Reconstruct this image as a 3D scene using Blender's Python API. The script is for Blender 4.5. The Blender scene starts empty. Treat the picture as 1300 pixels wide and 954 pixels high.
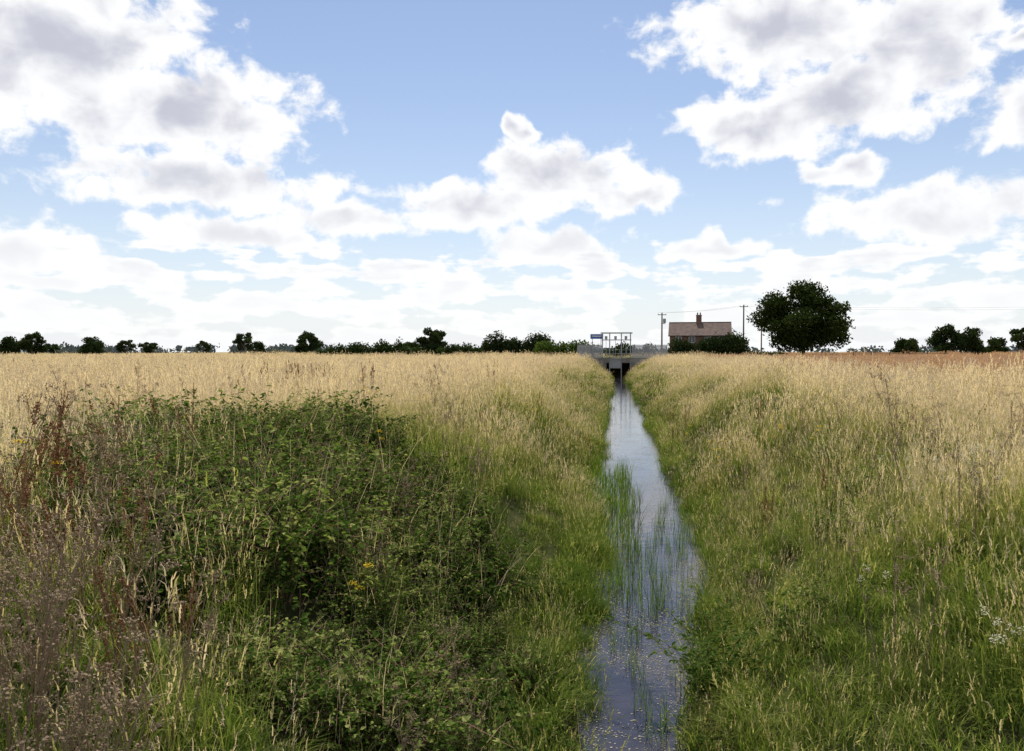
import bpy, math, random
import numpy as np
from mathutils import Vector
rng=np.random.default_rng(7); random.seed(7)
sc=bpy.context.scene
sc.view_settings.view_transform='Standard'; sc.view_settings.look='None'; sc.view_settings.exposure=0
SUN_EL=60.0; SUN_AZ=-8.0   # azimuth from +Y, negative = left
WATER_Z=-2.25
# ------------------------------------------------------------------ node helpers
class NT:
    def __init__(s,nt): s.nt=nt
    def n(s,t,**k):
        x=s.nt.nodes.new(t)
        for a,b in k.items(): setattr(x,a,b)
        return x
    def put(s,sock,v):
        if isinstance(v,bpy.types.NodeSocket): s.nt.links.new(v,sock)
        elif v is not None: sock.default_value=v
    def m(s,op,a,b=None,c=None,clamp=False):
        x=s.n('ShaderNodeMath',operation=op,use_clamp=clamp); s.put(x.inputs[0],a)
        if b is not None: s.put(x.inputs[1],b)
        if c is not None: s.put(x.inputs[2],c)
        return x.outputs[0]
    def vm(s,op,a,b=None,c=None):
        x=s.n('ShaderNodeVectorMath',operation=op); s.put(x.inputs[0],a)
        if b is not None: s.put(x.inputs[1],b)
        if c is not None: s.put(x.inputs[2],c)
        return x.outputs['Value'] if op in('LENGTH','DOT_PRODUCT','DISTANCE') else x.outputs[0]
    def noise(s,vec,scale,detail=4,rough=.5,dist=0,out='Fac',dim='3D'):
        x=s.n('ShaderNodeTexNoise',noise_dimensions=dim); s.put(x.inputs['Vector'],vec); x.inputs['Scale'].default_value=scale
        x.inputs['Detail'].default_value=detail; x.inputs['Roughness'].default_value=rough; x.inputs['Distortion'].default_value=dist
        return x.outputs[out]
    def sstep(s,v,a,b,o0=0.,o1=1.):
        x=s.n('ShaderNodeMapRange',interpolation_type='SMOOTHSTEP'); s.put(x.inputs[0],v)
        x.inputs[1].default_value=a;x.inputs[2].default_value=b;x.inputs[3].default_value=o0;x.inputs[4].default_value=o1
        return x.outputs[0]
    def mix(s,f,a,b,bt='MIX'):
        x=s.n('ShaderNodeMix',data_type='RGBA',blend_type=bt); s.put(x.inputs[0],f); s.put(x.inputs[6],a); s.put(x.inputs[7],b)
        return x.outputs[2]
    def ramp(s,f,stops):
        x=s.n('ShaderNodeValToRGB'); s.put(x.inputs[0],f); e=x.color_ramp.elements
        while len(e)>1: e.remove(e[-1])
        e[0].position=stops[0][0]; e[0].color=(*stops[0][1],1)
        for p,c in stops[1:]:
            q=e.new(p); q.color=(*c,1)
        return x.outputs[0]
def C(*c): return (*c,1.0)
def newmat(name):
    m=bpy.data.materials.new(name); m.use_nodes=True; m.node_tree.nodes.clear(); return m,NT(m.node_tree)
def simple(name,c1,c2,scale=4,rough=.8,metal=0.,bump=.2,detail=6):
    m,t=newmat(name); tc=t.n('ShaderNodeTexCoord').outputs['Object']
    f=t.noise(tc,scale,detail,.6); f=t.sstep(f,.3,.7)
    p=t.n('ShaderNodeBsdfPrincipled'); t.put(p.inputs['Base Color'],t.mix(f,C(*c1),C(*c2)))
    p.inputs['Roughness'].default_value=rough; p.inputs['Metallic'].default_value=metal
    b=t.n('ShaderNodeBump'); b.inputs['Strength'].default_value=bump; b.inputs['Distance'].default_value=.05
    t.put(b.inputs['Height'],t.noise(tc,scale*6,4)); t.put(p.inputs['Normal'],b.outputs[0])
    o=t.n('ShaderNodeOutputMaterial'); t.put(o.inputs[0],p.outputs[0]); return m
def plantmat(name,stops,trans=.35,gloss=0.0,dryw=1.,rw=.6,tw=.5,transtint=(1.1,1.06,.72)):
    m,t=newmat(name)
    d=t.n('ShaderNodeAttribute',attribute_type='INSTANCER',attribute_name='dry').outputs['Fac']
    r=t.n('ShaderNodeAttribute',attribute_type='GEOMETRY',attribute_name='r').outputs['Fac']
    h=t.n('ShaderNodeAttribute',attribute_type='GEOMETRY',attribute_name='t').outputs['Fac']
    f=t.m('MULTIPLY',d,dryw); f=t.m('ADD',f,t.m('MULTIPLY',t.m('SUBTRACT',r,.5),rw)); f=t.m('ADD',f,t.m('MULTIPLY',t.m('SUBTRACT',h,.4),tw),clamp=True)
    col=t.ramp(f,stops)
    df=t.n('ShaderNodeBsdfDiffuse'); t.put(df.inputs[0],col); out=df.outputs[0]
    if trans>0:
        tr=t.n('ShaderNodeBsdfTranslucent'); t.put(tr.inputs[0],t.mix(1.,col,C(*transtint),'MULTIPLY'))
        ms=t.n('ShaderNodeMixShader'); ms.inputs[0].default_value=trans; t.put(ms.inputs[1],df.outputs[0]); t.put(ms.inputs[2],tr.outputs[0])
        out=ms.outputs[0]
    o=t.n('ShaderNodeOutputMaterial'); t.put(o.inputs[0],out); return m
# ------------------------------------------------------------------ mesh builder
class MB:
    def __init__(s): s.V=[];s.F=[];s.R=[];s.T=[];s.M=[]
    def add(s,vs,fs,r,ts,mi=0):
        b=len(s.V); s.V+= [tuple(v) for v in vs]; s.R+=[r]*len(vs); s.T+=list(ts) if hasattr(ts,'__len__') else [ts]*len(vs)
        for f in fs: s.F.append(tuple(b+i for i in f)); s.M.append(mi)
    def blade(s,root,h,az,lean,w,segs=4,r=.5,t0=0.,t1=1.,mi=0,droop=.4):
        d=np.array([math.cos(az),math.sin(az),0.]); a2=az+random.uniform(.7,2.4); sd=np.array([math.cos(a2),math.sin(a2),0.])
        vs=[];ts=[]
        for i in range(segs+1):
            q=i/segs; p=np.array(root)+d*(lean*h*q*q)+np.array([0,0,h*(q-droop*lean*q*q*q)])
            ww=w*.5*(1-q**1.8)+.0002; t=t0+(t1-t0)*q
            if i==segs: vs.append(p); ts.append(t)
            else: vs+= [p-sd*ww,p+sd*ww]; ts+=[t,t]
        fs=[(2*i,2*i+1,2*i+3,2*i+2) for i in range(segs-1)]+[(2*segs-2,2*segs-1,2*segs)]
        s.add(vs,fs,r,ts,mi); return vs[-1]
    def tube(s,pts,rad,r=.5,t=.5,mi=0,k=3):
        pts=[np.array(p,float) for p in pts]; vs=[];n=len(pts)
        if not hasattr(rad,'__len__'): rad=[rad*(1-.5*i/(n-1)) for i in range(n)]
        for i,p in enumerate(pts):
            d=pts[min(i+1,n-1)]-pts[max(i-1,0)]; d/=np.linalg.norm(d)+1e-9
            a=np.cross(d,[.3,1,.1]); a/=np.linalg.norm(a)+1e-9; b=np.cross(d,a)
            for j in range(k): 
                an=2*math.pi*j/k; vs.append(p+rad[i]*(a*math.cos(an)+b*math.sin(an)))
        fs=[(i*k+j,i*k+(j+1)%k,(i+1)*k+(j+1)%k,(i+1)*k+j) for i in range(n-1) for j in range(k)]
        s.add(vs,fs,r,t,mi)
    def leaf(s,p,d,nrm,L,W,r=.5,t=.5,mi=0):
        p=np.array(p,float);d=np.array(d,float);d/=np.linalg.norm(d)+1e-9
        sd=np.cross(d,nrm); sd/=np.linalg.norm(sd)+1e-9; up=np.cross(sd,d)
        a=p+d*L*.3+sd*W*.5+up*W*.15; b=p+d*L*.3-sd*W*.5+up*W*.15
        a2=p+d*L*.68+sd*W*.36+up*W*.08; b2=p+d*L*.68-sd*W*.36+up*W*.08
        e=p+d*L-up*L*.12
        s.add([p,a,a2,e,b2,b],[(0,3,2,1),(0,5,4,3)],r,t,mi)
    def blob(s,p,rx,rz,r=.5,t=.5,mi=0):
        x,y,z=p; s.add([(x+rx,y,z),(x,y+rx,z),(x-rx,y,z),(x,y-rx,z),(x,y,z+rz),(x,y,z-rz)],
           [(0,1,4),(1,2,4),(2,3,4),(3,0,4),(1,0,5),(2,1,5),(3,2,5),(0,3,5)],r,t,mi)
    def mesh(s,name,mats):
        me=bpy.data.meshes.new(name); me.from_pydata(s.V,[],s.F)
        for nm,dat in(('r',s.R),('t',s.T)):
            a=me.attributes.new(nm,'FLOAT','POINT'); a.data.foreach_set('value',np.array(dat,np.float32))
        for m in mats: me.materials.append(m)
        me.polygons.foreach_set('material_index',np.array(s.M,np.int32)); me.update(); return me
def obj(name,me,loc=(0,0,0),parent=None,link=True):
    o=bpy.data.objects.new(name,me); o.location=loc
    if link: sc.collection.objects.link(o)
    if parent: o.parent=parent
    return o
def U(a,b): return random.uniform(a,b)
# ------------------------------------------------------------------ terrain function
def sm(t): t=np.clip(t,0,1); return t*t*(3-2*t)
def nz(x,y,f=1.,s=0.):
    v=0;a=1.
    for k in range(4):
        an=1.3*k+s; fx=math.cos(an)*f; fy=math.sin(an)*f
        v=v+a*np.sin(x*fx+y*fy+s*3+k*1.7+1.3*np.sin((x*fy-y*fx)*.8+s+k)); f*=1.83; a*=.6
    return v/2.2
def WL(y): return -.32+.42*sm((24-y)/13)+.14*np.sin(y*.45)+.08*np.sin(y*1.7)
def WR(y): return 1.60-.12*sm((30-y)/10)-.72*sm((15-y)/7)+.12*np.sin(y*.37+1)+.08*np.sin(y*1.4)
def H(x,y):
    x=np.asarray(x,float); y=np.asarray(y,float)
    sl=np.clip((WL(y)-x)/5.2,0,1); sr=np.clip((x-WR(y))/4.3,0,1)
    b=np.maximum(1-(1-sl)**1.6,1-(1-sr)**1.6)
    z=-2.62+2.62*b+ .09*nz(x,y,.9)*np.minimum(b*3,1)+.12*nz(x,y,.13,2.)*b
    ch=((x>-1.4)&(x<2.4))
    rt=sm((y-124.5)/1.6)*(1-sm((y-150)/20))*(1-sm((np.abs(x)-60)/40))
    rt=np.where(ch&(y<134.2),0,rt)
    z=np.where(ch&(y>134.2),0.0,z)
    return z*(1-rt)+.55*rt
xs=np.unique(np.concatenate([np.linspace(-12,14,131),[-1.41,-1.39,2.39,2.41],14+np.geomspace(1,3500,34),-12-np.geomspace(1,3500,34)]))
ys=np.unique(np.concatenate([np.arange(-20,40,.4),np.arange(40,123,1.),[124,124.5,125,125.5,126,126.5,130,134.1,134.3,136],np.arange(138,180,3),180+np.geomspace(3,4500,30),-20-np.geomspace(3,400,10)]))
X,Y=np.meshgrid(xs,ys); Z=H(X,Y)
me=bpy.data.meshes.new('ground'); nx=len(xs);ny=len(ys)
idx=np.arange(nx*ny).reshape(ny,nx)
F=np.stack([idx[:-1,:-1],idx[:-1,1:],idx[1:,1:],idx[1:,:-1]],-1).reshape(-1,4)
me.from_pydata(np.stack([X,Y,Z],-1).reshape(-1,3).tolist(),[],F.tolist()); me.polygons.foreach_set('use_smooth',[True]*len(F))
m,t=newmat('soil_and_thatch'); tc=t.n('ShaderNodeTexCoord').outputs['Object']
n1=t.noise(tc,2.3,6,.65); n2=t.noise(tc,.03,4,.5)
c=t.ramp(n1,[(.3,(.02,.024,.010)),(.5,(.040,.045,.017)),(.7,(.07,.068,.03))])
geo=t.n('ShaderNodeNewGeometry').outputs['Position']; sx=t.n('ShaderNodeSeparateXYZ'); t.put(sx.inputs[0],geo)
far=t.sstep(sx.outputs[1],60,160)
c2=t.ramp(n2,[(.3,(.20,.19,.08)),(.55,(.36,.29,.16)),(.7,(.42,.34,.21))])
c=t.mix(far,c,c2); p=t.n('ShaderNodeBsdfDiffuse'); t.put(p.inputs[0],c)
o=t.n('ShaderNodeOutputMaterial'); t.put(o.inputs[0],p.outputs[0]); me.materials.append(m); obj('ground',me)
# ------------------------------------------------------------------ water
me=bpy.data.meshes.new('ditch_water'); me.from_pydata([(-3,-18,WATER_Z),(4.5,-18,WATER_Z),(4.5,125.9,WATER_Z),(2.38,125.9,WATER_Z),(2.38,134,WATER_Z),(-1.38,134,WATER_Z),(-1.38,125.9,WATER_Z),(-3,125.9,WATER_Z)],[],[tuple(range(8))])
m,t=newmat('still_water'); tc=t.n('ShaderNodeTexCoord').outputs['Object']
p=t.n('ShaderNodeBsdfPrincipled'); n1=t.noise(tc,.8,5,.6)
t.put(p.inputs['Base Color'],t.ramp(n1,[(.35,(.018,.017,.028)),(.65,(.048,.042,.050))])); p.inputs['IOR'].default_value=1.35
p.inputs['Specular IOR Level'].default_value=.7
t.put(p.inputs['Roughness'],t.sstep(t.noise(tc,1.1,5,.7),.45,.7,.015,.10))
b=t.n('ShaderNodeBump'); b.inputs['Distance'].default_value=.012; b.inputs['Strength'].default_value=.45
t.put(b.inputs['Height'],t.noise(tc,5,3,.5)); t.put(p.inputs['Normal'],b.outputs[0])
o=t.n('ShaderNodeOutputMaterial'); t.put(o.inputs[0],p.outputs[0]); me.materials.append(m); obj('ditch_water',me)
# ------------------------------------------------------------------ plant materials
GR=[(0,(.055,.095,.016)),(.22,(.125,.185,.035)),(.42,(.24,.275,.065)),(.6,(.42,.37,.15)),(.78,(.60,.49,.30)),(1,(.74,.60,.44))]
M_grass=plantmat('meadow_grass',GR,.5)
M_lush=plantmat('lush_grass',[(0,(.055,.10,.016)),(.4,(.15,.215,.038)),(.75,(.32,.35,.09)),(1,(.52,.46,.22))],.5)
M_wheat=plantmat('ripe_wheat',[(0,(.30,.17,.09)),(.5,(.48,.28,.16)),(1,(.62,.42,.28))],.3,dryw=.6)
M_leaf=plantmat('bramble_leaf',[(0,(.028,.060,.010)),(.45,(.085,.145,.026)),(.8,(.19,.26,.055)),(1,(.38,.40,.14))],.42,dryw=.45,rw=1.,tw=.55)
M_stem=plantmat('woody_stem',[(0,(.07,.04,.02)),(1,(.26,.16,.10))],.0)
M_dock=plantmat('dock_seed',[(0,(.16,.065,.025)),(.5,(.28,.135,.065)),(1,(.42,.25,.14))],.3)
M_dead=plantmat('dead_umbel',[(0,(.17,.12,.07)),(1,(.46,.34,.23))],.15)
M_white=plantmat('cream_flower',[(0,(.6,.56,.40)),(1,(.8,.78,.66))],.3)
M_yel=plantmat('yellow_flower',[(0,(.7,.5,.03)),(1,(.8,.65,.08))],.3)
M_pur=plantmat('purple_flower',[(0,(.22,.08,.26)),(1,(.4,.2,.42))],.3)
M_reed=plantmat('reed_leaf',[(0,(.06,.12,.012)),(.5,(.14,.24,.03)),(1,(.28,.33,.09))],.48)
M_duck=plantmat('duckweed',[(0,(.12,.13,.07)),(.5,(.24,.22,.16)),(1,(.40,.37,.30))],0,rw=1.)
# ------------------------------------------------------------------ clump variants
COL={}
def variant(cn,mb,mats):
    if cn not in COL: COL[cn]=bpy.data.collections.new(cn)
    k=len(COL[cn].objects); me=mb.mesh('%s_v%02d'%(cn,k),mats); COL[cn].objects.link(obj('%s_v%02d'%(cn,k),me,link=False))
def disc(R): a=U(0,6.283); q=R*math.sqrt(random.random()); return q*math.cos(a),q*math.sin(a)
def seedhead(mb,top,az,L,w,r):
    for j in range(4):
        q=j/4; a=U(0,6.28)
        p=(top[0]+math.cos(az)*L*.25*q, top[1]+math.sin(az)*L*.25*q, top[2]-L*.15+L*q)
        mb.blade(p,L*.5,az+U(-1,1),U(.2,.9),w,2,r,1.3,1.6)
def grass_clump(cn,n,R,h0,h1,w,seed,lean=(.1,.8),mats=None,segs=4):
    mb=MB(); flow=U(0,6.28)
    for i in range(n):
        x,y=disc(R); r=random.random(); h=U(h0,h1)*(.75+.25*math.cos(min(1,math.hypot(x,y)/R)*1.5))
        az=flow+random.gauss(0,1.1); ln=U(*lean)
        if random.random()<seed:
            h*=U(1.1,1.45); tp=mb.blade((x,y,0),h,az,ln*.45,w*.45,segs,max(r,.45),.3,1.)
            seedhead(mb,tp,az,h*U(.12,.2),w*1.1,max(r,.5))
        else: mb.blade((x,y,0),h*U(.5,1),az,ln,w*U(.6,1.3),segs,r*.85,0,.85)
    variant(cn,mb,mats or [M_grass])
for i in range(6): grass_clump('grass_near',125,.32,.4,.85,.007,.2)
for i in range(5): grass_clump('lush_near',120,.32,.35,.8,.011,.05,(.3,1.2),[M_lush])
for i in range(5): grass_clump('grass_mid',140,.56,.45,.9,.015,.24,segs=3)
for i in range(4): grass_clump('grass_far',180,1.05,.5,.9,.033,.25,segs=2)
for i in range(3): grass_clump('grass_vfar',240,2.8,.55,1.0,.085,.25,segs=2)
for i in range(3): grass_clump('wheat',200,1.1,.6,.8,.034,.7,(.05,.3),[M_wheat],2)
for i in range(3): grass_clump('wheat_vfar',210,3.0,.6,.8,.09,.6,(.05,.3),[M_wheat],2)
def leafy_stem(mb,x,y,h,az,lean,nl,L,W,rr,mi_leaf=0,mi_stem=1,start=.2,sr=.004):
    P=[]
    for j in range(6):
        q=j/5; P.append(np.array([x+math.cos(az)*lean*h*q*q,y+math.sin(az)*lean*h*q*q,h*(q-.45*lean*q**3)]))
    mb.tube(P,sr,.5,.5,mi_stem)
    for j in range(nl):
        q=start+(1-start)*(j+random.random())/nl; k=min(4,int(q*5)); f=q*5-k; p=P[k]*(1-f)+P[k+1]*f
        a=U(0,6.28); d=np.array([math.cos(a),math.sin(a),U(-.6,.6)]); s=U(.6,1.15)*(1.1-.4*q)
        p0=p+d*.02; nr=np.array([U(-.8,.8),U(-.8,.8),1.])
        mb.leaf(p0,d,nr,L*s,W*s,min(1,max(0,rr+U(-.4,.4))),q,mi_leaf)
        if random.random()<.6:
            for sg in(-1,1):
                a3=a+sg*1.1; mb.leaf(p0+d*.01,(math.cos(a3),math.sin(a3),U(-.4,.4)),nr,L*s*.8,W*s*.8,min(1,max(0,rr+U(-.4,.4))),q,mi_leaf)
for i in range(7):
    mb=MB(); bk=U(.2,.8)
    for k in range(24):
        x,y=disc(.42); leafy_stem(mb,x,y,U(.3,1.25),U(0,6.28),U(.1,.9),17,U(.06,.098),.056,min(1,max(0,bk+U(-.35,.35))))
    for k in range(8): x,y=disc(.45); mb.blade((x,y,0),U(.7,1.3),U(0,6.28),U(.1,.6),.006,4,U(.4,1),.2,1,2)
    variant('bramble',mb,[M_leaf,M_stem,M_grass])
for i in range(4): # dock
    mb=MB()
    for k in range(3):
        x,y=disc(.12); h=U(.8,1.2); az=U(0,6.28); ln=U(.02,.2)
        mb.tube([(x,y,0),(x+math.cos(az)*ln*h*.4,y+math.sin(az)*ln*h*.4,h*.5),(x+math.cos(az)*ln*h,y+math.sin(az)*ln*h,h)],.005,.3,.4,0)
        for b_ in range(8):
            q=U(.45,.95); bx=x+math.cos(az)*ln*h*q; by=y+math.sin(az)*ln*h*q; a=U(0,6.28); L=(1.05-q)*.35
            ex,ey,ez=bx+math.cos(a)*L*.4,by+math.sin(a)*L*.4,h*q+L
            mb.tube([(bx,by,h*q),(ex,ey,ez)],.002,.3,.4,0)
            for j in range(16):
                f=random.random(); mb.blob((bx+(ex-bx)*f+U(-.012,.012),by+(ey-by)*f+U(-.012,.012),h*q+L*f),U(.004,.008),U(.004,.009),random.random(),U(.2,.9),0)
    variant('dock',mb,[M_dock])
for i in range(4): # dead umbels / thistles
    mb=MB()
    for k in range(4):
        x,y=disc(.2); h=U(.9,1.45); az=U(0,6.28); ln=U(.02,.25); top=(x+math.cos(az)*ln*h,y+math.sin(az)*ln*h,h)
        mb.tube([(x,y,0),(x+math.cos(az)*ln*h*.45,y+math.sin(az)*ln*h*.45,h*.55),top],.006,.3,.4,0)
        for b_ in range(7):
            q=U(.45,1); bp=np.array([x+math.cos(az)*ln*h*q*q,y+math.sin(az)*ln*h*q*q,h*q]); a=U(0,6.28); L=U(.1,.25)
            e=bp+np.array([math.cos(a)*L*.6,math.sin(a)*L*.6,L]); mb.tube([bp,e],.0025,.3,.5,0)
            for j in range(9):
                a=U(0,6.28); l=U(.02,.06); e2=e+np.array([math.cos(a)*l,math.sin(a)*l,U(.01,.05)]); mb.tube([e,e2],.001,.4,.5,0)
                mb.blob(e2,U(.004,.009),U(.004,.01),random.random(),U(.2,1),0)
    variant('dead_umbel',mb,[M_dead])
def flower(cn,mat,h0,h1,headw,flat,n=5,nb=26,bs=.006):
    for i in range(3):
        mb=MB()
        for k in range(n):
            x,y=disc(.15); h=U(h0,h1); az=U(0,6.28); ln=U(0,.25)
            leafy_stem(mb,x,y,h,az,ln,7,.05,.02,.6,1,1,.1)
            tp=np.array([x+math.cos(az)*ln*h,y+math.sin(az)*ln*h,h*(1-.45*ln)])
            for j in range(nb):
                a=U(0,6.28); q=headw*math.sqrt(random.random()); mb.blob(tp+np.array([math.cos(a)*q,math.sin(a)*q,U(-flat,flat)]),bs*U(.7,1.4),bs*.8,random.random(),.5,0)
        variant(cn,mb,[mat,M_lush])
flower('flower_white',M_white,.8,1.15,.04,.03,3); flower('flower_yellow',M_yel,.6,1.0,.05,.015,3,24,.008); flower('flower_purple',M_pur,.6,1.0,.03,.03,3,12,.008)
for i in range(4):
    mb=MB()
    for k in range(16): x,y=disc(.22); mb.blade((x,y,-.1),U(.5,1.15),U(0,6.28),U(.02,.5),U(.008,.018),5,random.random(),0,1)
    variant('reed',mb,[M_reed])
for i in range(4):
    mb=MB()
    for k in range(46):
        x,y=disc(.45); s=U(.003,.011); n=6; a0=U(0,6); st=U(1,2)
        mb.add([(x+s*st*math.cos(a0+j*1.047)*U(.7,1.1),y+s*math.sin(a0+j*1.047)*U(.7,1.1),0.004) for j in range(n)],[tuple(range(n))],random.random(),.4)
    variant('duckweed',mb,[M_duck])
# ------------------------------------------------------------------ scatter
def scatter(name,cn,x,y,scale,dry,tilt=.12,z=None,mats=()):
    n=len(x); me=bpy.data.meshes.new(name)
    zz=H(x,y)-.02 if z is None else np.full(n,z)
    me.from_pydata(np.stack([x,y,zz],-1).tolist(),[],[])
    rot=np.stack([rng.normal(0,tilt,n),rng.normal(0,tilt,n),rng.uniform(0,6.283,n)],-1).astype(np.float32)
    a=me.attributes.new('rot','FLOAT_VECTOR','POINT'); a.data.foreach_set('vector',rot.ravel())
    a=me.attributes.new('scl','FLOAT','POINT'); a.data.foreach_set('value',np.asarray(scale,np.float32)*np.ones(n,np.float32))
    a=me.attributes.new('idx','INT','POINT'); a.data.foreach_set('value',rng.integers(0,len(COL[cn].objects),n).astype(np.int32))
    a=me.attributes.new('dry','FLOAT','POINT'); a.data.foreach_set('value',(np.asarray(dry)*np.ones(n)).astype(np.float32))
    o=obj(name,me); g=bpy.data.node_groups.new(name+'_scatter','GeometryNodeTree')
    g.interface.new_socket('Geometry',in_out='INPUT',socket_type='NodeSocketGeometry'); g.interface.new_socket('Geometry',in_out='OUTPUT',socket_type='NodeSocketGeometry')
    t=NT(g); gi=t.n('NodeGroupInput'); go=t.n('NodeGroupOutput'); ip=t.n('GeometryNodeInstanceOnPoints'); ci=t.n('GeometryNodeCollectionInfo')
    ci.inputs['Collection'].default_value=COL[cn]; ci.inputs['Separate Children'].default_value=True; ci.inputs['Reset Children'].default_value=True
    def na(nm,dt):
        q=t.n('GeometryNodeInputNamedAttribute',data_type=dt); q.inputs['Name'].default_value=nm; return [s for s in q.outputs if s.enabled and s.name=='Attribute'][0]
    er=t.n('FunctionNodeEulerToRotation'); t.put(er.inputs[0],na('rot','FLOAT_VECTOR'))
    t.put(ip.inputs['Points'],gi.outputs[0]); t.put(ip.inputs['Instance'],ci.outputs[0]); ip.inputs['Pick Instance'].default_value=True
    t.put(ip.inputs['Instance Index'],na('idx','INT')); t.put(ip.inputs['Rotation'],er.outputs[0]); t.put(ip.inputs['Scale'],na('scl','FLOAT'))
    t.put(go.inputs[0],ip.outputs[0]); md=o.modifiers.new('scatter','NODES'); md.node_group=g; return o
def ring(r0,r1,dens,a0=-50,a1=36):
    a0=math.radians(a0);a1=math.radians(a1); n=int(dens*.5*(r1*r1-r0*r0)*(a1-a0))
    r=np.sqrt(rng.uniform(r0*r0,r1*r1,n)); a=rng.uniform(a0,a1,n); return r*np.sin(a),r*np.cos(a)
def inpoly(x,y,P):
    c=np.zeros(len(x),bool); n=len(P)
    for i in range(n):
        x1,y1=P[i];x2,y2=P[(i+1)%n]
        if y1==y2: continue
        k=((y1>y)!=(y2>y))&(x<(x2-x1)*(y-y1)/(y2-y1)+x1); c^=k
    return c
BR=[(-8.6,13.0),(-3.6,14.0),(-1.9,12.2),(-1.0,9),(-.6,5.2),(-1.2,3.6),(-2.2,4.6),(-3.8,6.2),(-7.0,9.2)]
def inbr(x,y): return inpoly(x+.9*nz(x,y,1.1,4)+.4*nz(x,y,4.,1),y+1.1*nz(x,y,.9,9),BR)
def land(x,y): return ((x<WL(y)-.42)|(x>WR(y)+.32))&~((y>124.3)&(y<136)&(np.abs(x)<60))
def dryness(x,y):
    n=nz(x,y,.35,1.); n2=nz(x,y,1.4,5.)
    left=np.where(x<-6.5,.66,.66-.36*sm((x+6.5)/3.0)) ; left=left-.10*sm((22-y)/12)
    right=.32+.28*sm((x-3.0)/6.0); right=right-.10*sm((13-y)/7)
    d=np.where(x<.5,left,right)+.22*n+.13*n2
    d=d-.12*np.exp(-np.minimum(np.abs(x-WL(y)),np.abs(x-WR(y)))/.9)
    return np.clip(d,.02,1)
def hs(x,y): # height scale
    e=np.where(x<.5,WL(y)-x,x-WR(y)); return (.66+.38*sm(e/4))*(1+.24*nz(x,y,.8,3.))
def wheatm(x,y): return x>15+2*np.sin(y*.1)
def veg(name,cn,x,y,k=1.,dd=0.):
    scatter(name,cn,x,y,k*hs(x,y)*rng.uniform(.65,1.2,len(x)),dryness(x,y)+dd)
x,y=ring(2.6,19,10); k=land(x,y)&(~inbr(x,y)|(rng.random(len(x))<.10)); x,y=x[k],y[k]
lushp=np.clip(.8-dryness(x,y)*1.15,.08,.9)+.2*nz(x,y,.9,7); s=rng.random(len(x))<lushp
veg('bank_grass','grass_near',x[~s],y[~s]); veg('lush_bank_grass','lush_near',x[s],y[s],.95,.15)
x,y=ring(4.5,11,6,2,36); k=land(x,y); scatter('lower_bank_grass','lush_near',x[k],y[k],rng.uniform(.55,.9,k.sum()),.45+.25*nz(x[k],y[k],.9))
n=620; y=3+rng.random(n)**1.3*42; sd=rng.random(n)<.5; off=rng.uniform(.30,.95,n); x=np.where(sd,WL(y)-off,WR(y)+off-.05)
scatter('waterside_grass','lush_near',x,y,rng.uniform(.65,1.05,n),.30+.25*nz(x,y,.9),.28)
x,y=ring(18.5,52,3.3); k=land(x,y)&~wheatm(x,y); veg('meadow_grass','grass_mid',x[k],y[k])
x,y=ring(50,142,.85); k=land(x,y)&~wheatm(x,y); veg('rough_grass','grass_far',x[k],y[k],1.,.04)
x,y=ring(140,330,.09); k=(y>136)&~wheatm(x,y)&((np.abs(x)>60)|(y>150)); veg('field_grass','grass_vfar',x[k],y[k],.8,.08)
x,y=ring(16,120,.75,5,38); k=wheatm(x,y)&(y<124); scatter('wheat_crop','wheat',x[k],y[k],rng.uniform(1.,1.25,k.sum()),.5+.2*nz(x[k],y[k],.1))
x,y=ring(115,330,.07,5,38); k=wheatm(x,y)&(y>118)&((y<124)|(y>152)|(x>62)); scatter('wheat_field','wheat_vfar',x[k],y[k],rng.uniform(.9,1.2,k.sum()),.5+.2*nz(x[k],y[k],.1))
# brambles
x=rng.uniform(-10.5,-.3,1250); y=rng.uniform(3.2,15.5,1250); k=inbr(x,y)&(x<WL(y)-.35); x,y=x[k],y[k]
scatter('bramble_thicket','bramble',x,y,(.80+.42*nz(x,y,1.5,2))*rng.uniform(.7,1.2,len(x))*(.75+.25*sm((-x-1.2)/1.5)),.75+.6*nz(x,y,.9,6),.2)
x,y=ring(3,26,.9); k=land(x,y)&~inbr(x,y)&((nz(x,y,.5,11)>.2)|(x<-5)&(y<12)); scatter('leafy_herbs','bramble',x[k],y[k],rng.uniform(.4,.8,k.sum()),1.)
def pick(P,sp,n): 
    P=np.array(P); i=rng.integers(0,len(P),n); return P[i,0]+rng.normal(0,sp,n),P[i,1]+rng.normal(0,sp,n)
x1,y1=pick([(-3.0,4.8),(-3.8,5.4),(-5.5,7.2)],.6,18); x2,y2=pick([(-12,31),(-13,33)],1.2,60); x3,y3=pick([(9.5,42),(8.5,40)],1.0,70); x4,y4=pick([(7,17),(-8,20)],2,14)
x5,y5=ring(12,70,.05); k5=land(x5,y5)
x=np.concatenate([x1,x2,x3,x4,x5[k5]]);y=np.concatenate([y1,y2,y3,y4,y5[k5]]); scatter('dock_plants','dock',x,y,rng.uniform(.8,1.3,len(x)),.6)
x1,y1=pick([(-2.5,3.1),(-2.9,3.5),(-3.3,4.2),(-4.4,5.2)],.3,34); x2,y2=ring(4,20,.2); k=land(x2,y2); x=np.concatenate([x1,x2[k]]);y=np.concatenate([y1,y2[k]])
k=(x**2+y**2>7.5); scatter('dead_umbels','dead_umbel',x[k],y[k],rng.uniform(.7,1.1,k.sum()),.5)
x1,y1=pick([(3.2,7.6),(4.0,8.6),(2.9,6.3),(3.6,10.)],.7,16); x2,y2=ring(8,26,.06,0,40); k=land(x2,y2)
scatter('meadowsweet','flower_white',np.concatenate([x1,x2[k]]),np.concatenate([y1,y2[k]]),.95,.4)
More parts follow.
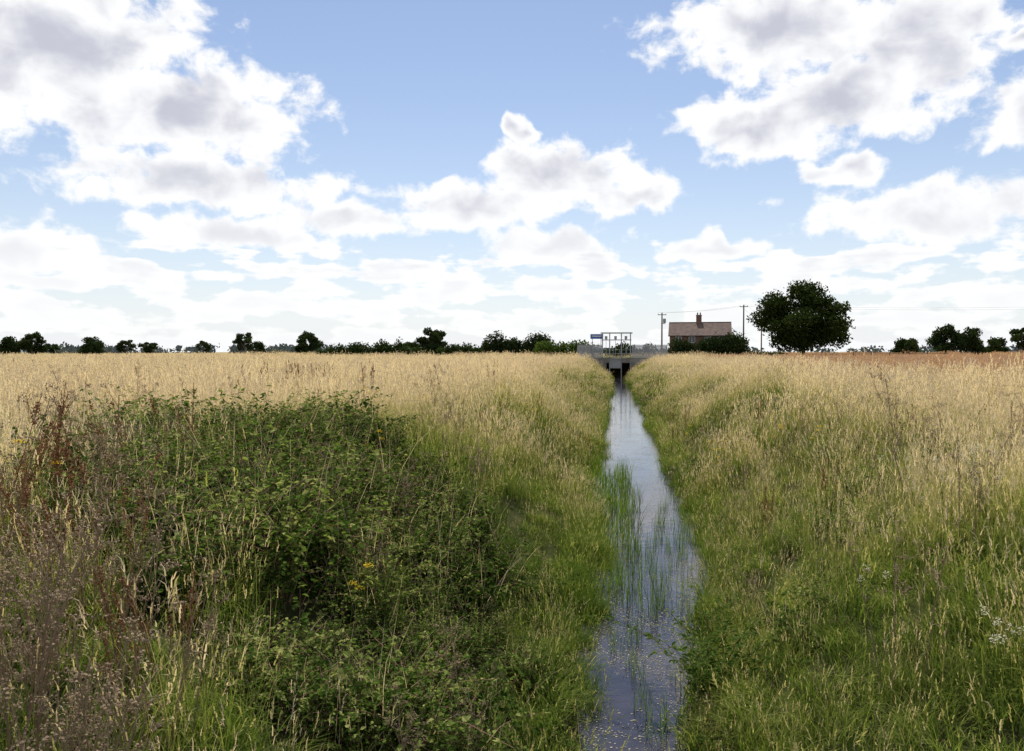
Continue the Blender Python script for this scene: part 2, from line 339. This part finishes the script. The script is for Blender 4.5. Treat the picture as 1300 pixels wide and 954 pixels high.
x2,y2=ring(5,32,.06); k=land(x2,y2); scatter('ragwort','flower_yellow',x2[k],y2[k],.95,.4)
x2,y2=ring(5,24,.12,10,40); k=land(x2,y2)&(x2>3.5); scatter('purple_thistles','flower_purple',x2[k],y2[k],1.,.4)
# reeds
x1=rng.uniform(-.75,.45,80); y1=rng.uniform(12,26,80); x2=rng.uniform(-.2,1.7,110); y2=rng.uniform(8,23,110); y3=rng.uniform(26,120,150); x3=WL(y3)-.4+rng.uniform(0,.35,150); y4=rng.uniform(6,120,150); x4=WR(y4)+.35-rng.uniform(0,.25,150)
x=np.concatenate([x1,x2,x3,x4]); y=np.concatenate([y1,y2,y3,y4]); sc_=np.concatenate([rng.uniform(.7,1.1,80),rng.uniform(.3,.7,110),rng.uniform(.4,.8,150),rng.uniform(.4,.8,150)])
scatter('reeds','reed',x,y,sc_,.3,.07,WATER_Z)
n=1500; y=6+rng.random(n)**1.5*50; x=rng.uniform(-.7,2.1,n); k=nz(x*1.5,y*.8,1.,3)>-.4; scatter('duckweed','duckweed',x[k],y[k],rng.uniform(.5,1.2,k.sum()),.4,0.,WATER_Z)
# willow shrub (foreground, right of the water)
mb=MB()
for k in range(20):
    a=U(0,6.28); leafy_stem(mb,U(-.25,.25),U(-.25,.25),U(1.1,1.8),a,U(.25,.9),34,.095,.042,.5,0,1,.15)
me=mb.mesh('willow_shrub',[plantmat('willow_leaf',[(0,(.06,.11,.02)),(1,(.22,.30,.08))],.42,dryw=.5),M_stem]); obj('willow_shrub',me,(1.1,8.8,WATER_Z))
# ------------------------------------------------------------------ trees
M_bark=simple('bark',(.05,.04,.03),(.12,.10,.08),3)
def folmat(name,a,b):
    return plantmat(name,[(0,a),(1,b)],.28,dryw=0,rw=1.,tw=.0)
M_oak=folmat('oak_foliage',(.025,.040,.010),(.09,.12,.034)); M_fol=folmat('tree_foliage',(.026,.042,.015),(.09,.12,.038)); M_hedge=folmat('hedge_foliage',(.032,.052,.015),(.10,.14,.04)); M_lh=folmat('light_hedge',(.06,.10,.02),(.16,.21,.04)); M_dist_haze=folmat('hazed_distant_foliage',(.08,.10,.11),(.12,.15,.14))  # far trees: bluish haze of distance is painted into the base colour
def cards(lobes,n,size,seed):
    g=np.random.default_rng(seed); L=np.array(lobes); w=(L[:,3]*L[:,4])**1.; i=g.choice(len(L),n,p=w/w.sum())
    d=g.normal(size=(n,3)); d/=np.linalg.norm(d,axis=1)[:,None]; q=g.random(n)**.4*(1+.12*g.normal(size=n))
    P=L[i,:3]+d*q[:,None]*np.stack([L[i,3],L[i,3],L[i,4]],-1)
    a=g.normal(size=(n,3))+d*.3; b=g.normal(size=(n,3)); a/=np.linalg.norm(a,axis=1)[:,None]; c=np.cross(a,b); c/=np.linalg.norm(c,axis=1)[:,None]; b=np.cross(a,c)
    s=size*g.uniform(.5,1.2,n)[:,None]; V=np.stack([P-b*s*.9,P+c*s*.5,P+b*s,P-c*s*.5],1).reshape(-1,3)
    lr=g.random(len(L)); r=np.clip(.5*lr[i]+.5*g.random(n),0,1); return V,np.repeat(r,4)
def foliage(name,lobes,n,size,seed,mat,trunk=None):
    mb=MB()
    if trunk: trunk(mb)
    V,R=cards(lobes,n,size,seed); b=len(mb.V); V=V.copy(); V[:,2]=np.maximum(V[:,2],.05)
    mb.V+=[tuple(v) for v in V]; mb.R+=list(R); mb.T+=[.5]*len(V)
    for k in range(n): mb.F.append((b+4*k,b+4*k+1,b+4*k+2,b+4*k+3)); mb.M.append(0)
    return mb.mesh(name,[mat,M_bark])
def tree_mesh(name,W,Ht,base,nl,n,size,seed,mat,qr=(.45,.8),lrr=(.22,.38)):
    random.seed(seed); lobes=[]; R=W/2
    cz=(base+Ht)/2; hz=(Ht-base)/2
    while len(lobes)<nl:
        a=U(0,6.28); u=U(-1,1); q=U(*qr); s=math.sqrt(1-abs(u)**2.6)
        wd=1.0 if u<.2 else (1-.15*u)
        lr=R*U(*lrr); lobes.append((math.cos(a)*s*q*R*wd,math.sin(a)*s*q*R*wd,cz+u*q*hz*.95,lr,lr*U(.6,.85)))
    def trunk(mb):
        tr=Ht*.03; mb.tube([(0,0,-.3),(.1,0,Ht*.2),(0,.1,Ht*.45),(.1,0,Ht*.75)],[tr*1.3,tr,tr*.7,tr*.2],.5,.5,1,8)
        for l in lobes[:9]: 
            z0=Ht*U(.2,.4); mb.tube([(0.05,0,z0),(l[0]*.5,l[1]*.5,(z0+l[2])*.5+.2),(l[0],l[1],l[2])],[tr*.5,tr*.3,tr*.1],.5,.5,1,5)
    return foliage(name,lobes,n,size,seed,mat,trunk)
def put(name,me,x,y,s=(1,1,1),rz=0.):
    o=obj(name,me,(x,y,float(H(x,y)))); o.scale=s; o.rotation_euler=(0,0,rz); return o
oak=tree_mesh('oak_tree',17.4,13.4,.1,46,24000,.34,11,M_oak,(.42,.88),(.18,.32)); put('oak_tree',oak,33.6,150)
TV=[tree_mesh('tree_a',6.8,7.2,.6,18,4600,.30,21,M_fol),tree_mesh('tree_b',7.4,6.2,.4,18,4400,.30,22,M_fol),tree_mesh('tree_c',5.8,7.0,1.2,13,2300,.30,23,M_fol),tree_mesh('bush_a',6.5,4.6,.1,14,3000,.30,24,M_fol)]
# (bearing ratio X/Y, Y, variant, height scale, width scale)
for k,(q,Yd,v,hh,ww) in enumerate([(-.828,190,1,1.0,1.),(-.795,190,0,1.05,1.05),(-.765,196,2,.62,.8),(-.706,190,1,.98,1.05),(-.655,200,2,.78,1.0),(-.622,200,2,.68,1.1),(-.545,230,2,.8,.8),(-.487,185,2,1.0,1.),(-.470,184,3,1.05,.7),(-.397,180,0,1.0,1.0),(-.233,176,0,1.08,1.15),
      (-.262,178,3,1.0,.9),(.345,180,3,1.15,1.1),(.389,182,1,1.3,1.1),(.416,182,1,1.2,.9),(.445,186,3,1.2,1.),(.470,180,2,1.05,1.1),(.492,180,0,.9,1.2)]):
    put('deciduous_tree' if v!=3 else 'hawthorn_bush',TV[v],q*Yd,Yd,(ww,ww,hh),k*1.9)
def hedge(name,x0,x1,yy,hf,n,size,mat,seed,dep=1.4):
    random.seed(seed); L=[];x=x0
    while x<x1:
        h=hf(x)*U(.85,1.1); r=U(1.0,1.9)
        L.append((x-x0,U(-.5,.5),h*.5,r,h*.5)); x+=U(.7,1.4)
    me=foliage(name,L,n,size,seed,mat); o=obj(name,me,(x0,yy,float(H(x0,yy))))
    return o
hedge('hedgerow',-66,-22,172,lambda x:3.5+1.0*math.sin(x*.35)*math.sin(x*.13+1)+.3*math.sin(x*1.3),14000,.34,M_hedge,31)
hedge('hedgerow',-27,-13,165,lambda x:4.9+.8*math.sin(x*.7),7500,.32,M_fol,32)
hedge('hedgerow',-14,-4,150,lambda x:3.2,3900,.28,M_lh,33)
hedge('garden_hedge',10.8,22.6,144,lambda x:3.3+ (1.0 if x>17 else 0)+.5*math.sin(x*1.3),8500,.26,M_fol,34)
hedge('hedgerow',-1,8,160,lambda x:2.8+.5*math.sin(x),3000,.28,M_hedge,35)
hedge('hedgerow',24,32,158,lambda x:1.7,1200,.28,M_hedge,36)
# distant tree line
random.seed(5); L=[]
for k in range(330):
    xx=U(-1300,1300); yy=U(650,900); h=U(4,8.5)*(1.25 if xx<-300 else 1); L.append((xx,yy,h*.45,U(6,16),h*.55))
obj('distant_treeline',foliage('distant_treeline',L,16000,2.6,55,M_dist_haze))
# ------------------------------------------------------------------ boxes
def box(name,c,s,mat,parent=None,bev=.01,rot=(0,0,0)):
    import bmesh
    bm=bmesh.new(); bmesh.ops.create_cube(bm,size=1); bmesh.ops.scale(bm,vec=s,verts=bm.verts)
    if bev: bmesh.ops.bevel(bm,geom=bm.edges[:],offset=min(bev,min(s)*.3),segments=1,affect='EDGES')
    me=bpy.data.meshes.new(name); bm.to_mesh(me); bm.free(); me.materials.append(mat); o=obj(name,me,c,parent); o.rotation_euler=rot; return o
def empty(name,loc=(0,0,0),rz=0): o=obj(name,None,loc); o.rotation_euler=(0,0,rz); return o
def poly(name,vs,fs,mat,parent=None):
    me=bpy.data.meshes.new(name); me.from_pydata(vs,[],fs); me.materials.append(mat); return obj(name,me,(0,0,0),parent)
M_conc=simple('concrete',(.20,.19,.17),(.32,.30,.28),1.5); M_galv=simple('galvanised_steel',(.22,.24,.26),(.31,.33,.35),3,.6,.2,.05); M_rail=simple('fence_steel',(.28,.29,.31),(.37,.38,.40),3,.6,.1,.05)
M_blue=simple('blue_paint',(.03,.09,.33),(.05,.13,.42),2,.4); M_wood=simple('pole_timber',(.07,.05,.035),(.13,.10,.07),4); M_asph=simple('asphalt',(.045,.045,.047),(.065,.063,.06),8,.9)
M_black=simple('dark_rubber',(.015,.015,.015),(.03,.03,.03),8,.7); M_glass=simple('window_glass',(.02,.025,.03),(.04,.045,.05),1,.1,0,.0); M_whitep=simple('white_paint',(.6,.6,.58),(.7,.7,.68),2,.4,0,.02); M_silver=simple('silver_car_paint',(.38,.40,.42),(.42,.44,.46),2,.35,.3,.0)
# brick & tile
m,t=newmat('red_brick'); tc=t.n('ShaderNodeTexCoord').outputs['Object']; mp=t.n('ShaderNodeMapping'); t.put(mp.inputs[0],tc); mp.inputs['Rotation'].default_value=(math.radians(90),0,0)
bk=t.n('ShaderNodeTexBrick'); t.put(bk.inputs['Vector'],mp.outputs[0]); bk.inputs['Scale'].default_value=4.4; bk.inputs['Color1'].default_value=C(.14,.07,.045); bk.inputs['Color2'].default_value=C(.19,.095,.06); bk.inputs['Mortar'].default_value=C(.21,.18,.15)
p=t.n('ShaderNodeBsdfPrincipled'); t.put(p.inputs['Base Color'],bk.outputs[0]); p.inputs['Roughness'].default_value=.9; o=t.n('ShaderNodeOutputMaterial'); t.put(o.inputs[0],p.outputs[0]); M_brick=m
M_tile=simple('roof_tiles',(.08,.055,.045),(.15,.10,.08),1.2,.95,0,.4)
# ------------------------------------------------------------------ brick house
hs_=empty('brick_house',(15.6,152,float(H(15.6,152))),math.radians(-6)); W2,D2,E,Rg=5.4,3.6,4.3,6.6
box('front_wall',(0,-D2+.15,E/2),(2*W2,.3,E),M_brick,hs_); box('back_wall',(0,D2-.15,E/2),(2*W2,.3,E),M_brick,hs_)
for sx in(-1,1):
    poly('gable_wall',[(sx*(W2-.01),-D2+.3,0),(sx*(W2-.01),D2-.3,0),(sx*(W2-.01),D2-.3,E),(sx*(W2-.01),0,Rg-.12),(sx*(W2-.01),-D2+.3,E)],[(0,1,2,3,4)],M_brick,hs_)
for sy in(-1,1):
    L=math.hypot(D2+.35,Rg-E+.2); an=math.atan2(Rg-E+.2,D2+.35)
    box('roof_slope',(0,sy*(D2+.35)/2,(Rg+E-.2)/2+.05),(2*W2+.5,L+.02,.14),M_tile,hs_,.01,(-sy*an,0,0))
box('ridge_tiles',(0,0,Rg+.12),(2*W2+.5,.25,.14),M_tile,hs_)
box('chimney',(-.2,0,Rg+.55),(1.0,.75,1.7),M_brick,hs_); box('chimney_cap',(-.2,0,Rg+1.45),(1.15,.9,.12),M_conc,hs_)
for d in(-.25,.25):
    mb=MB(); mb.tube([(0,0,0),(0,0,.45)],[.13,.11],k=10); obj('chimney_pot',mb.mesh('pot',[M_tile]),(-.2+d,0,Rg+1.5),hs_)
for wx in(-3.8,-1.4,1.4,3.8):
    for wz in(1.3,3.45):
        if wx==1.4 and wz<2: box('door',(wx,-D2-.02,1.05),(.95,.08,2.1),M_wood,hs_); continue
        box('window_frame',(wx,-D2-.02,wz),(1.15,.07,1.15),M_whitep,hs_)
        for q in(-.27,.27): box('window_pane',(wx+q,-D2-.05,wz),(.46,.04,1.0),M_glass,hs_)
        box('window_sill',(wx,-D2-.06,wz-.64),(1.3,.16,.08),M_conc,hs_)
box('gutter',(0,-D2-.4,E-.22),(2*W2+.4,.1,.1),M_black,hs_); box('downpipe',(W2-.3,-D2-.06,E/2),(.08,.08,E-.3),M_black,hs_)
# ------------------------------------------------------------------ bridge, sluice, fence
br=empty('road_bridge'); 
box('headwall_left',(-4.2,125.6,-.95),(5.6,.5,3.3),M_conc,br); box('headwall_right',(5.3,125.6,-.95),(5.8,.5,3.3),M_conc,br)
box('lintel',(.5,125.6,.36),(3.795,.5,.68),M_conc,br); box('deck',(.5,130.1,.35),(5.2,8.4,.4),M_conc,br); box('abutment_left',(-1.75,130,-1.2),(.7,8.2,2.7),M_conc,br); box('abutment_right',(2.75,130,-1.2),(.7,8.2,2.7),M_conc,br); box('inner_wall',(.5,134.6,-1.2),(4.8,.4,2.7),M_conc,br)
box('coping',(.5,125.6,.76),(15.6,.62,.1),M_conc,br)
poly('road',[(-300,127,.59),(300,127,.59),(300,133,.59),(-300,133,.59)],[(0,1,2,3)],M_asph)
def fence(name,x0,x1,y,z0,h):
    e=empty(name); mb=MB(); x=x0
    while x<=x1: 
        mb.add([(x-.055,y,z0),(x+.055,y,z0),(x+.055,y,z0+h-.08),(x,y,z0+h),(x-.055,y,z0+h-.08)],[(0,1,2,3,4)],.5,.5); x+=.15
    obj('pales',mb.mesh('pales',[M_rail]),(0,0,0),e)
    for z in(z0+.25,z0+h-.35): box('rail',((x0+x1)/2,y+.04,z),(x1-x0,.05,.07),M_rail,e)
    x=x0
    while x<=x1+.01: box('post',(x,y+.1,z0+h/2),(.1,.1,h),M_rail,e); x+=(x1-x0)/3
fence('palisade_fence',-5.9,-2.2,125.6,.8,2.1); fence('palisade_fence',2.6,7.9,125.6,.8,2.1)
sl=empty('sluice_gate')
for px_ in(-2.0,-.9,.9,2.3): box('post',(px_,124.9,1.0),(.16,.16,7.2),M_galv,sl)
box('top_beam',(.15,124.9,4.68),(4.9,.22,.2),M_galv,sl); box('mid_beam',(.15,124.88,3.6),(4.6,.18,.14),M_galv,sl); box('walkway',(.15,124.5,.95),(5.2,.9,.08),M_galv,sl)
for px_ in(-1.45,1.6,0): box('winding_gear',(px_,124.85,3.95),(.4,.35,.5),M_galv,sl); box('spindle',(px_,124.85,2.4),(.06,.06,2.6),M_galv,sl)
box('gate_plate',(0,124.9,-.05),(1.7,.08,1.5),M_rail,sl)
for z in(1.5,2.05): box('handrail',(.15,124.08,z),(5.2,.05,.05),M_galv,sl)
for k in range(6): box('stanchion',(-2.4+k*1.02,124.08,1.5),(.05,.05,1.1),M_galv,sl)
for px_ in(-2.0,2.3): box('brace',(px_,125.4,2.9),(.08,.08,3.6),M_galv,sl,.01,(math.radians(16),0,0))
sg=empty('blue_sign'); box('panel',(-2.9,125.2,4.15),(2.0,.06,.75),M_blue,sg); box('panel_text_band',(-2.9,125.15,4.2),(1.5,.03,.16),M_whitep,sg); box('post_1',(-3.6,125.27,2.5),(.09,.09,3.4),M_galv,sg); box('post_2',(-2.25,125.27,2.5),(.09,.09,3.4),M_galv,sg)
# parked car (facing the camera)
car=empty('parked_car',(-14.2,160,float(H(-14.2,160))+.02)); import bmesh
prof=[(-2.0,.35),(-2.05,.75),(-1.9,.98),(-1.0,1.08),(-.45,1.5),(.9,1.52),(1.6,1.05),(2.0,.98),(2.05,.4)]
vs=[];n=len(prof)
for sx,ins in((-.84,0),(.84,0)):
    for (yy,zz) in prof: vs.append((sx*(.84 if zz>1.2 else 1),yy,zz))
fs=[tuple(range(n)),tuple(range(2*n-1,n-1,-1))]+[(i,(i+1)%n,n+(i+1)%n,n+i) for i in range(n)]
poly('body',vs,fs,M_silver,car)
poly('windscreen',[(-.68,-1.0,1.13),(.68,-1.0,1.13),(.6,-.52,1.47),(-.6,-.52,1.47)],[(0,1,2,3)],M_glass,car)
for sx in(-1,1):
    poly('side_window',[(sx*.80,-.8,1.12),(sx*.80,1.3,1.12),(sx*.735,.85,1.46),(sx*.735,-.45,1.46)],[(0,1,2,3)],M_glass,car)
    box('headlamp',(sx*.6,-2.04,.78),(.3,.06,.16),M_galv,car)
    for wy in(-1.3,1.3):
        bm=bmesh.new(); bmesh.ops.create_cone(bm,cap_ends=True,segments=20,radius1=.31,radius2=.31,depth=.2); me=bpy.data.meshes.new('wheel'); bm.to_mesh(me); bm.free(); me.materials.append(M_black)
        w=obj('wheel',me,(sx*.8,wy,.31),car); w.rotation_euler=(0,math.pi/2,0)
box('bumper',(0,-2.06,.48),(1.6,.1,.2),M_black,car)
# poles and wires
def pole(x,y,h,arm=True,tr=False):
    e=empty('utility_pole',(x,y,float(H(x,y)))); mb=MB(); mb.tube([(0,0,-.3),(0,0,h)],[.16,.11],k=8); obj('shaft',mb.mesh('shaft',[M_wood]),(0,0,0),e)
    if arm: box('crossarm',(0,-.1,h-.35),(1.5,.1,.12),M_wood,e); [box('insulator',(q,-.1,h-.22),(.08,.08,.16),M_galv,e) for q in(-.65,0,.65)]
    if tr: box('transformer',(.42,-.05,h-1.4),(.5,.5,.8),M_galv,e,.08); box('bracket',(0.2,0,h-1.9),(.7,.12,.1),M_wood,e)
pole(8.0,141,8.0,True,True); pole(23.2,150,9.8); pole(32,182,9.3); pole(-108,226,7.5,False)
cu=bpy.data.curves.new('overhead_wires','CURVE'); cu.dimensions='3D'; cu.bevel_depth=.01
def wire(a,b,sag):
    s=cu.splines.new('POLY'); s.points.add(16)
    for i in range(17):
        q=i/16; s.points[i].co=(a[0]+(b[0]-a[0])*q,a[1]+(b[1]-a[1])*q,a[2]+(b[2]-a[2])*q-4*sag*q*(1-q),1)
for dx in(-.65,.65):
    wire((8+dx,141,8.6),(23.2+dx,150,10.2),.3); wire((23.2,150,10.2+dx*.2),(110,160,11.0+dx*.4),1.0); wire((23.2+dx,150,10.2),(32+dx,182,9.3),.3)
cu.materials.append(M_black); obj('overhead_wires',cu)
gt=empty('field_gate')
for z in(.5,.8,1.1,1.4): box('bar',(45.5,150,z+.3),(6,.05,.07),M_wood,gt)
for x_ in(42.4,45.5,48.6,52,55,58): box('post',(x_,150,.9),(.14,.14,1.6),M_wood,gt)
box('fence_rail',(53.5,150,1.45),(9.5,.05,.08),M_wood,gt)
# ------------------------------------------------------------------ world
w=bpy.data.worlds.new('World'); sc.world=w; w.use_nodes=True; w.node_tree.nodes.clear(); T=NT(w.node_tree)
w.cycles.sampling_method='NONE'
BL=[(-37.7,18.4,10.,5.8),(-29.5,15.6,8.0,3.4),(-29.0,11.2,9.2,1.9),(-38.5,6.2,5,2.0),(-4.6,12.4,5.4,2.8),(-10,10.2,6.0,1.7),(1.8,11.2,3,1.4),(-18.6,9.2,5.5,1.2),(-4.6,7.6,5,1.4),
 (11.4,21.,9.0,3.0),(20.,19.0,4.8,4.0),(9.6,15.0,5.6,2.3),(15.6,16.4,6.4,2.9),(26.5,13.9,4.4,2.2),(24.6,18,1.5,1.0),(14.9,11.7,2.5,1.2),(19.8,8.8,7.8,1.8),(-7.1,15.6,1.2,.6),(6.5,7.2,4.5,.9),(-27,8.0,7,1.2)]
tc=T.n('ShaderNodeTexCoord').outputs['Generated']; s3=T.n('ShaderNodeSeparateXYZ'); T.put(s3.inputs[0],T.vm('NORMALIZE',tc))
az=T.m('MULTIPLY',T.m('ARCTAN2',s3.outputs[0],s3.outputs[1]),57.2958); el=T.m('MULTIPLY',T.m('ARCSINE',s3.outputs[2]),57.2958)
cv=T.n('ShaderNodeCombineXYZ'); T.put(cv.inputs[0],az); T.put(cv.inputs[1],el); V0=cv.outputs[0]; t=T
wp=t.vm('SUBTRACT',t.noise(V0,.28,2,.55,out='Color',dim='2D'),(.5,.5,.5)); V=t.vm('MULTIPLY_ADD',wp,(4.0,2.6,0.),V0)
cur=None
for (a,e,ra,re) in BL:
    l=t.vm('LENGTH',t.vm('MULTIPLY_ADD',V,(1/ra,1/re,0),(-a/ra,-e/re,0)))
    cur=l if cur is None else t.m('SMOOTH_MIN',cur,l,.25)
f=t.m('SUBTRACT',1.12,t.m('MINIMUM',cur,2.4))
out=t.m('MAXIMUM',t.sstep(el,24,30),t.sstep(t.m('ABSOLUTE',t.m('ADD',az,7.)),40,46))
gen=t.m('MULTIPLY',t.m('SUBTRACT',t.noise(t.vm('MULTIPLY',V0,(1,1.6,1)),.07,3,.5,dim='2D'),.48),7.)
gen=t.m('SUBTRACT',gen,t.m('MULTIPLY',t.m('SUBTRACT',1.,out),3.)); f=t.m('MAXIMUM',f,gen)
low=t.m('MULTIPLY',t.m('SUBTRACT',t.noise(t.vm('MULTIPLY',V0,(.2,.75,1)),1.,3,.5,dim='2D'),.40),3.6)
low=t.m('SUBTRACT',low,t.sstep(el,6.,10.,0,3.)); f=t.m('MAXIMUM',f,low)
S1=(1,1.3,1)
fb=t.noise(t.vm('MULTIPLY',V0,S1),.36,8,.58,.15,dim='2D'); fu=t.noise(t.vm('MULTIPLY',t.vm('ADD',V0,(.1,.7,0)),S1),.3,4,.5,.15,dim='2D')
d0=t.m('ADD',f,t.m('MULTIPLY',t.m('SUBTRACT',fb,.5),1.75))
mask=T.sstep(d0,-.06,.40)
thk=t.m('ADD',t.m('MULTIPLY',f,1.0),t.m('MULTIPLY',t.m('SUBTRACT',fu,.5),1.7)); th=T.sstep(thk,.25,1.3)
sky=T.n('ShaderNodeTexSky',sky_type='NISHITA'); sky.sun_disc=False; sky.sun_elevation=math.radians(SUN_EL); sky.sun_rotation=math.radians(SUN_AZ); sky.air_density=1.; sky.dust_density=.5; sky.ozone_density=1.6
hz=T.m('POWER',2.718,T.m('MULTIPLY',T.m('MAXIMUM',el,0.),-1/8.))
cc=T.mix(T.m('MULTIPLY',th,T.sstep(el,2,15,.15,1.)),C(10.6,10.6,10.6),C(5.9,6.0,6.9))
skb=T.mix(1.,sky.outputs[0],C(1.16,1.17,1.22),'MULTIPLY')
base=T.mix(T.m('MULTIPLY',hz,.95),skb,C(8.9,9.2,9.7)); colr=T.mix(T.m('MULTIPLY',mask,T.sstep(el,0,6,.6,.97)),base,cc)
bg=T.n('ShaderNodeBackground'); T.put(bg.inputs[0],colr); bg.inputs[1].default_value=.1; wo=T.n('ShaderNodeOutputWorld'); T.put(wo.inputs[0],bg.outputs[0])
# ------------------------------------------------------------------ sun & camera
L=bpy.data.lights.new('sun','SUN'); L.energy=5.0; L.angle=math.radians(.5); L.color=(1,.96,.89); so=obj('sun',L,(0,0,60)); so.rotation_euler=(math.radians(-(90-SUN_EL)),0,math.radians(-SUN_AZ))
cam=bpy.data.cameras.new('camera'); cam.lens=28; cam.sensor_width=36; cam.clip_end=9000; cam.clip_start=.05
co=obj('camera',cam,(0,0,1.75)); co.rotation_euler=(math.radians(90-1.7),0,math.radians(7.4)); sc.camera=co
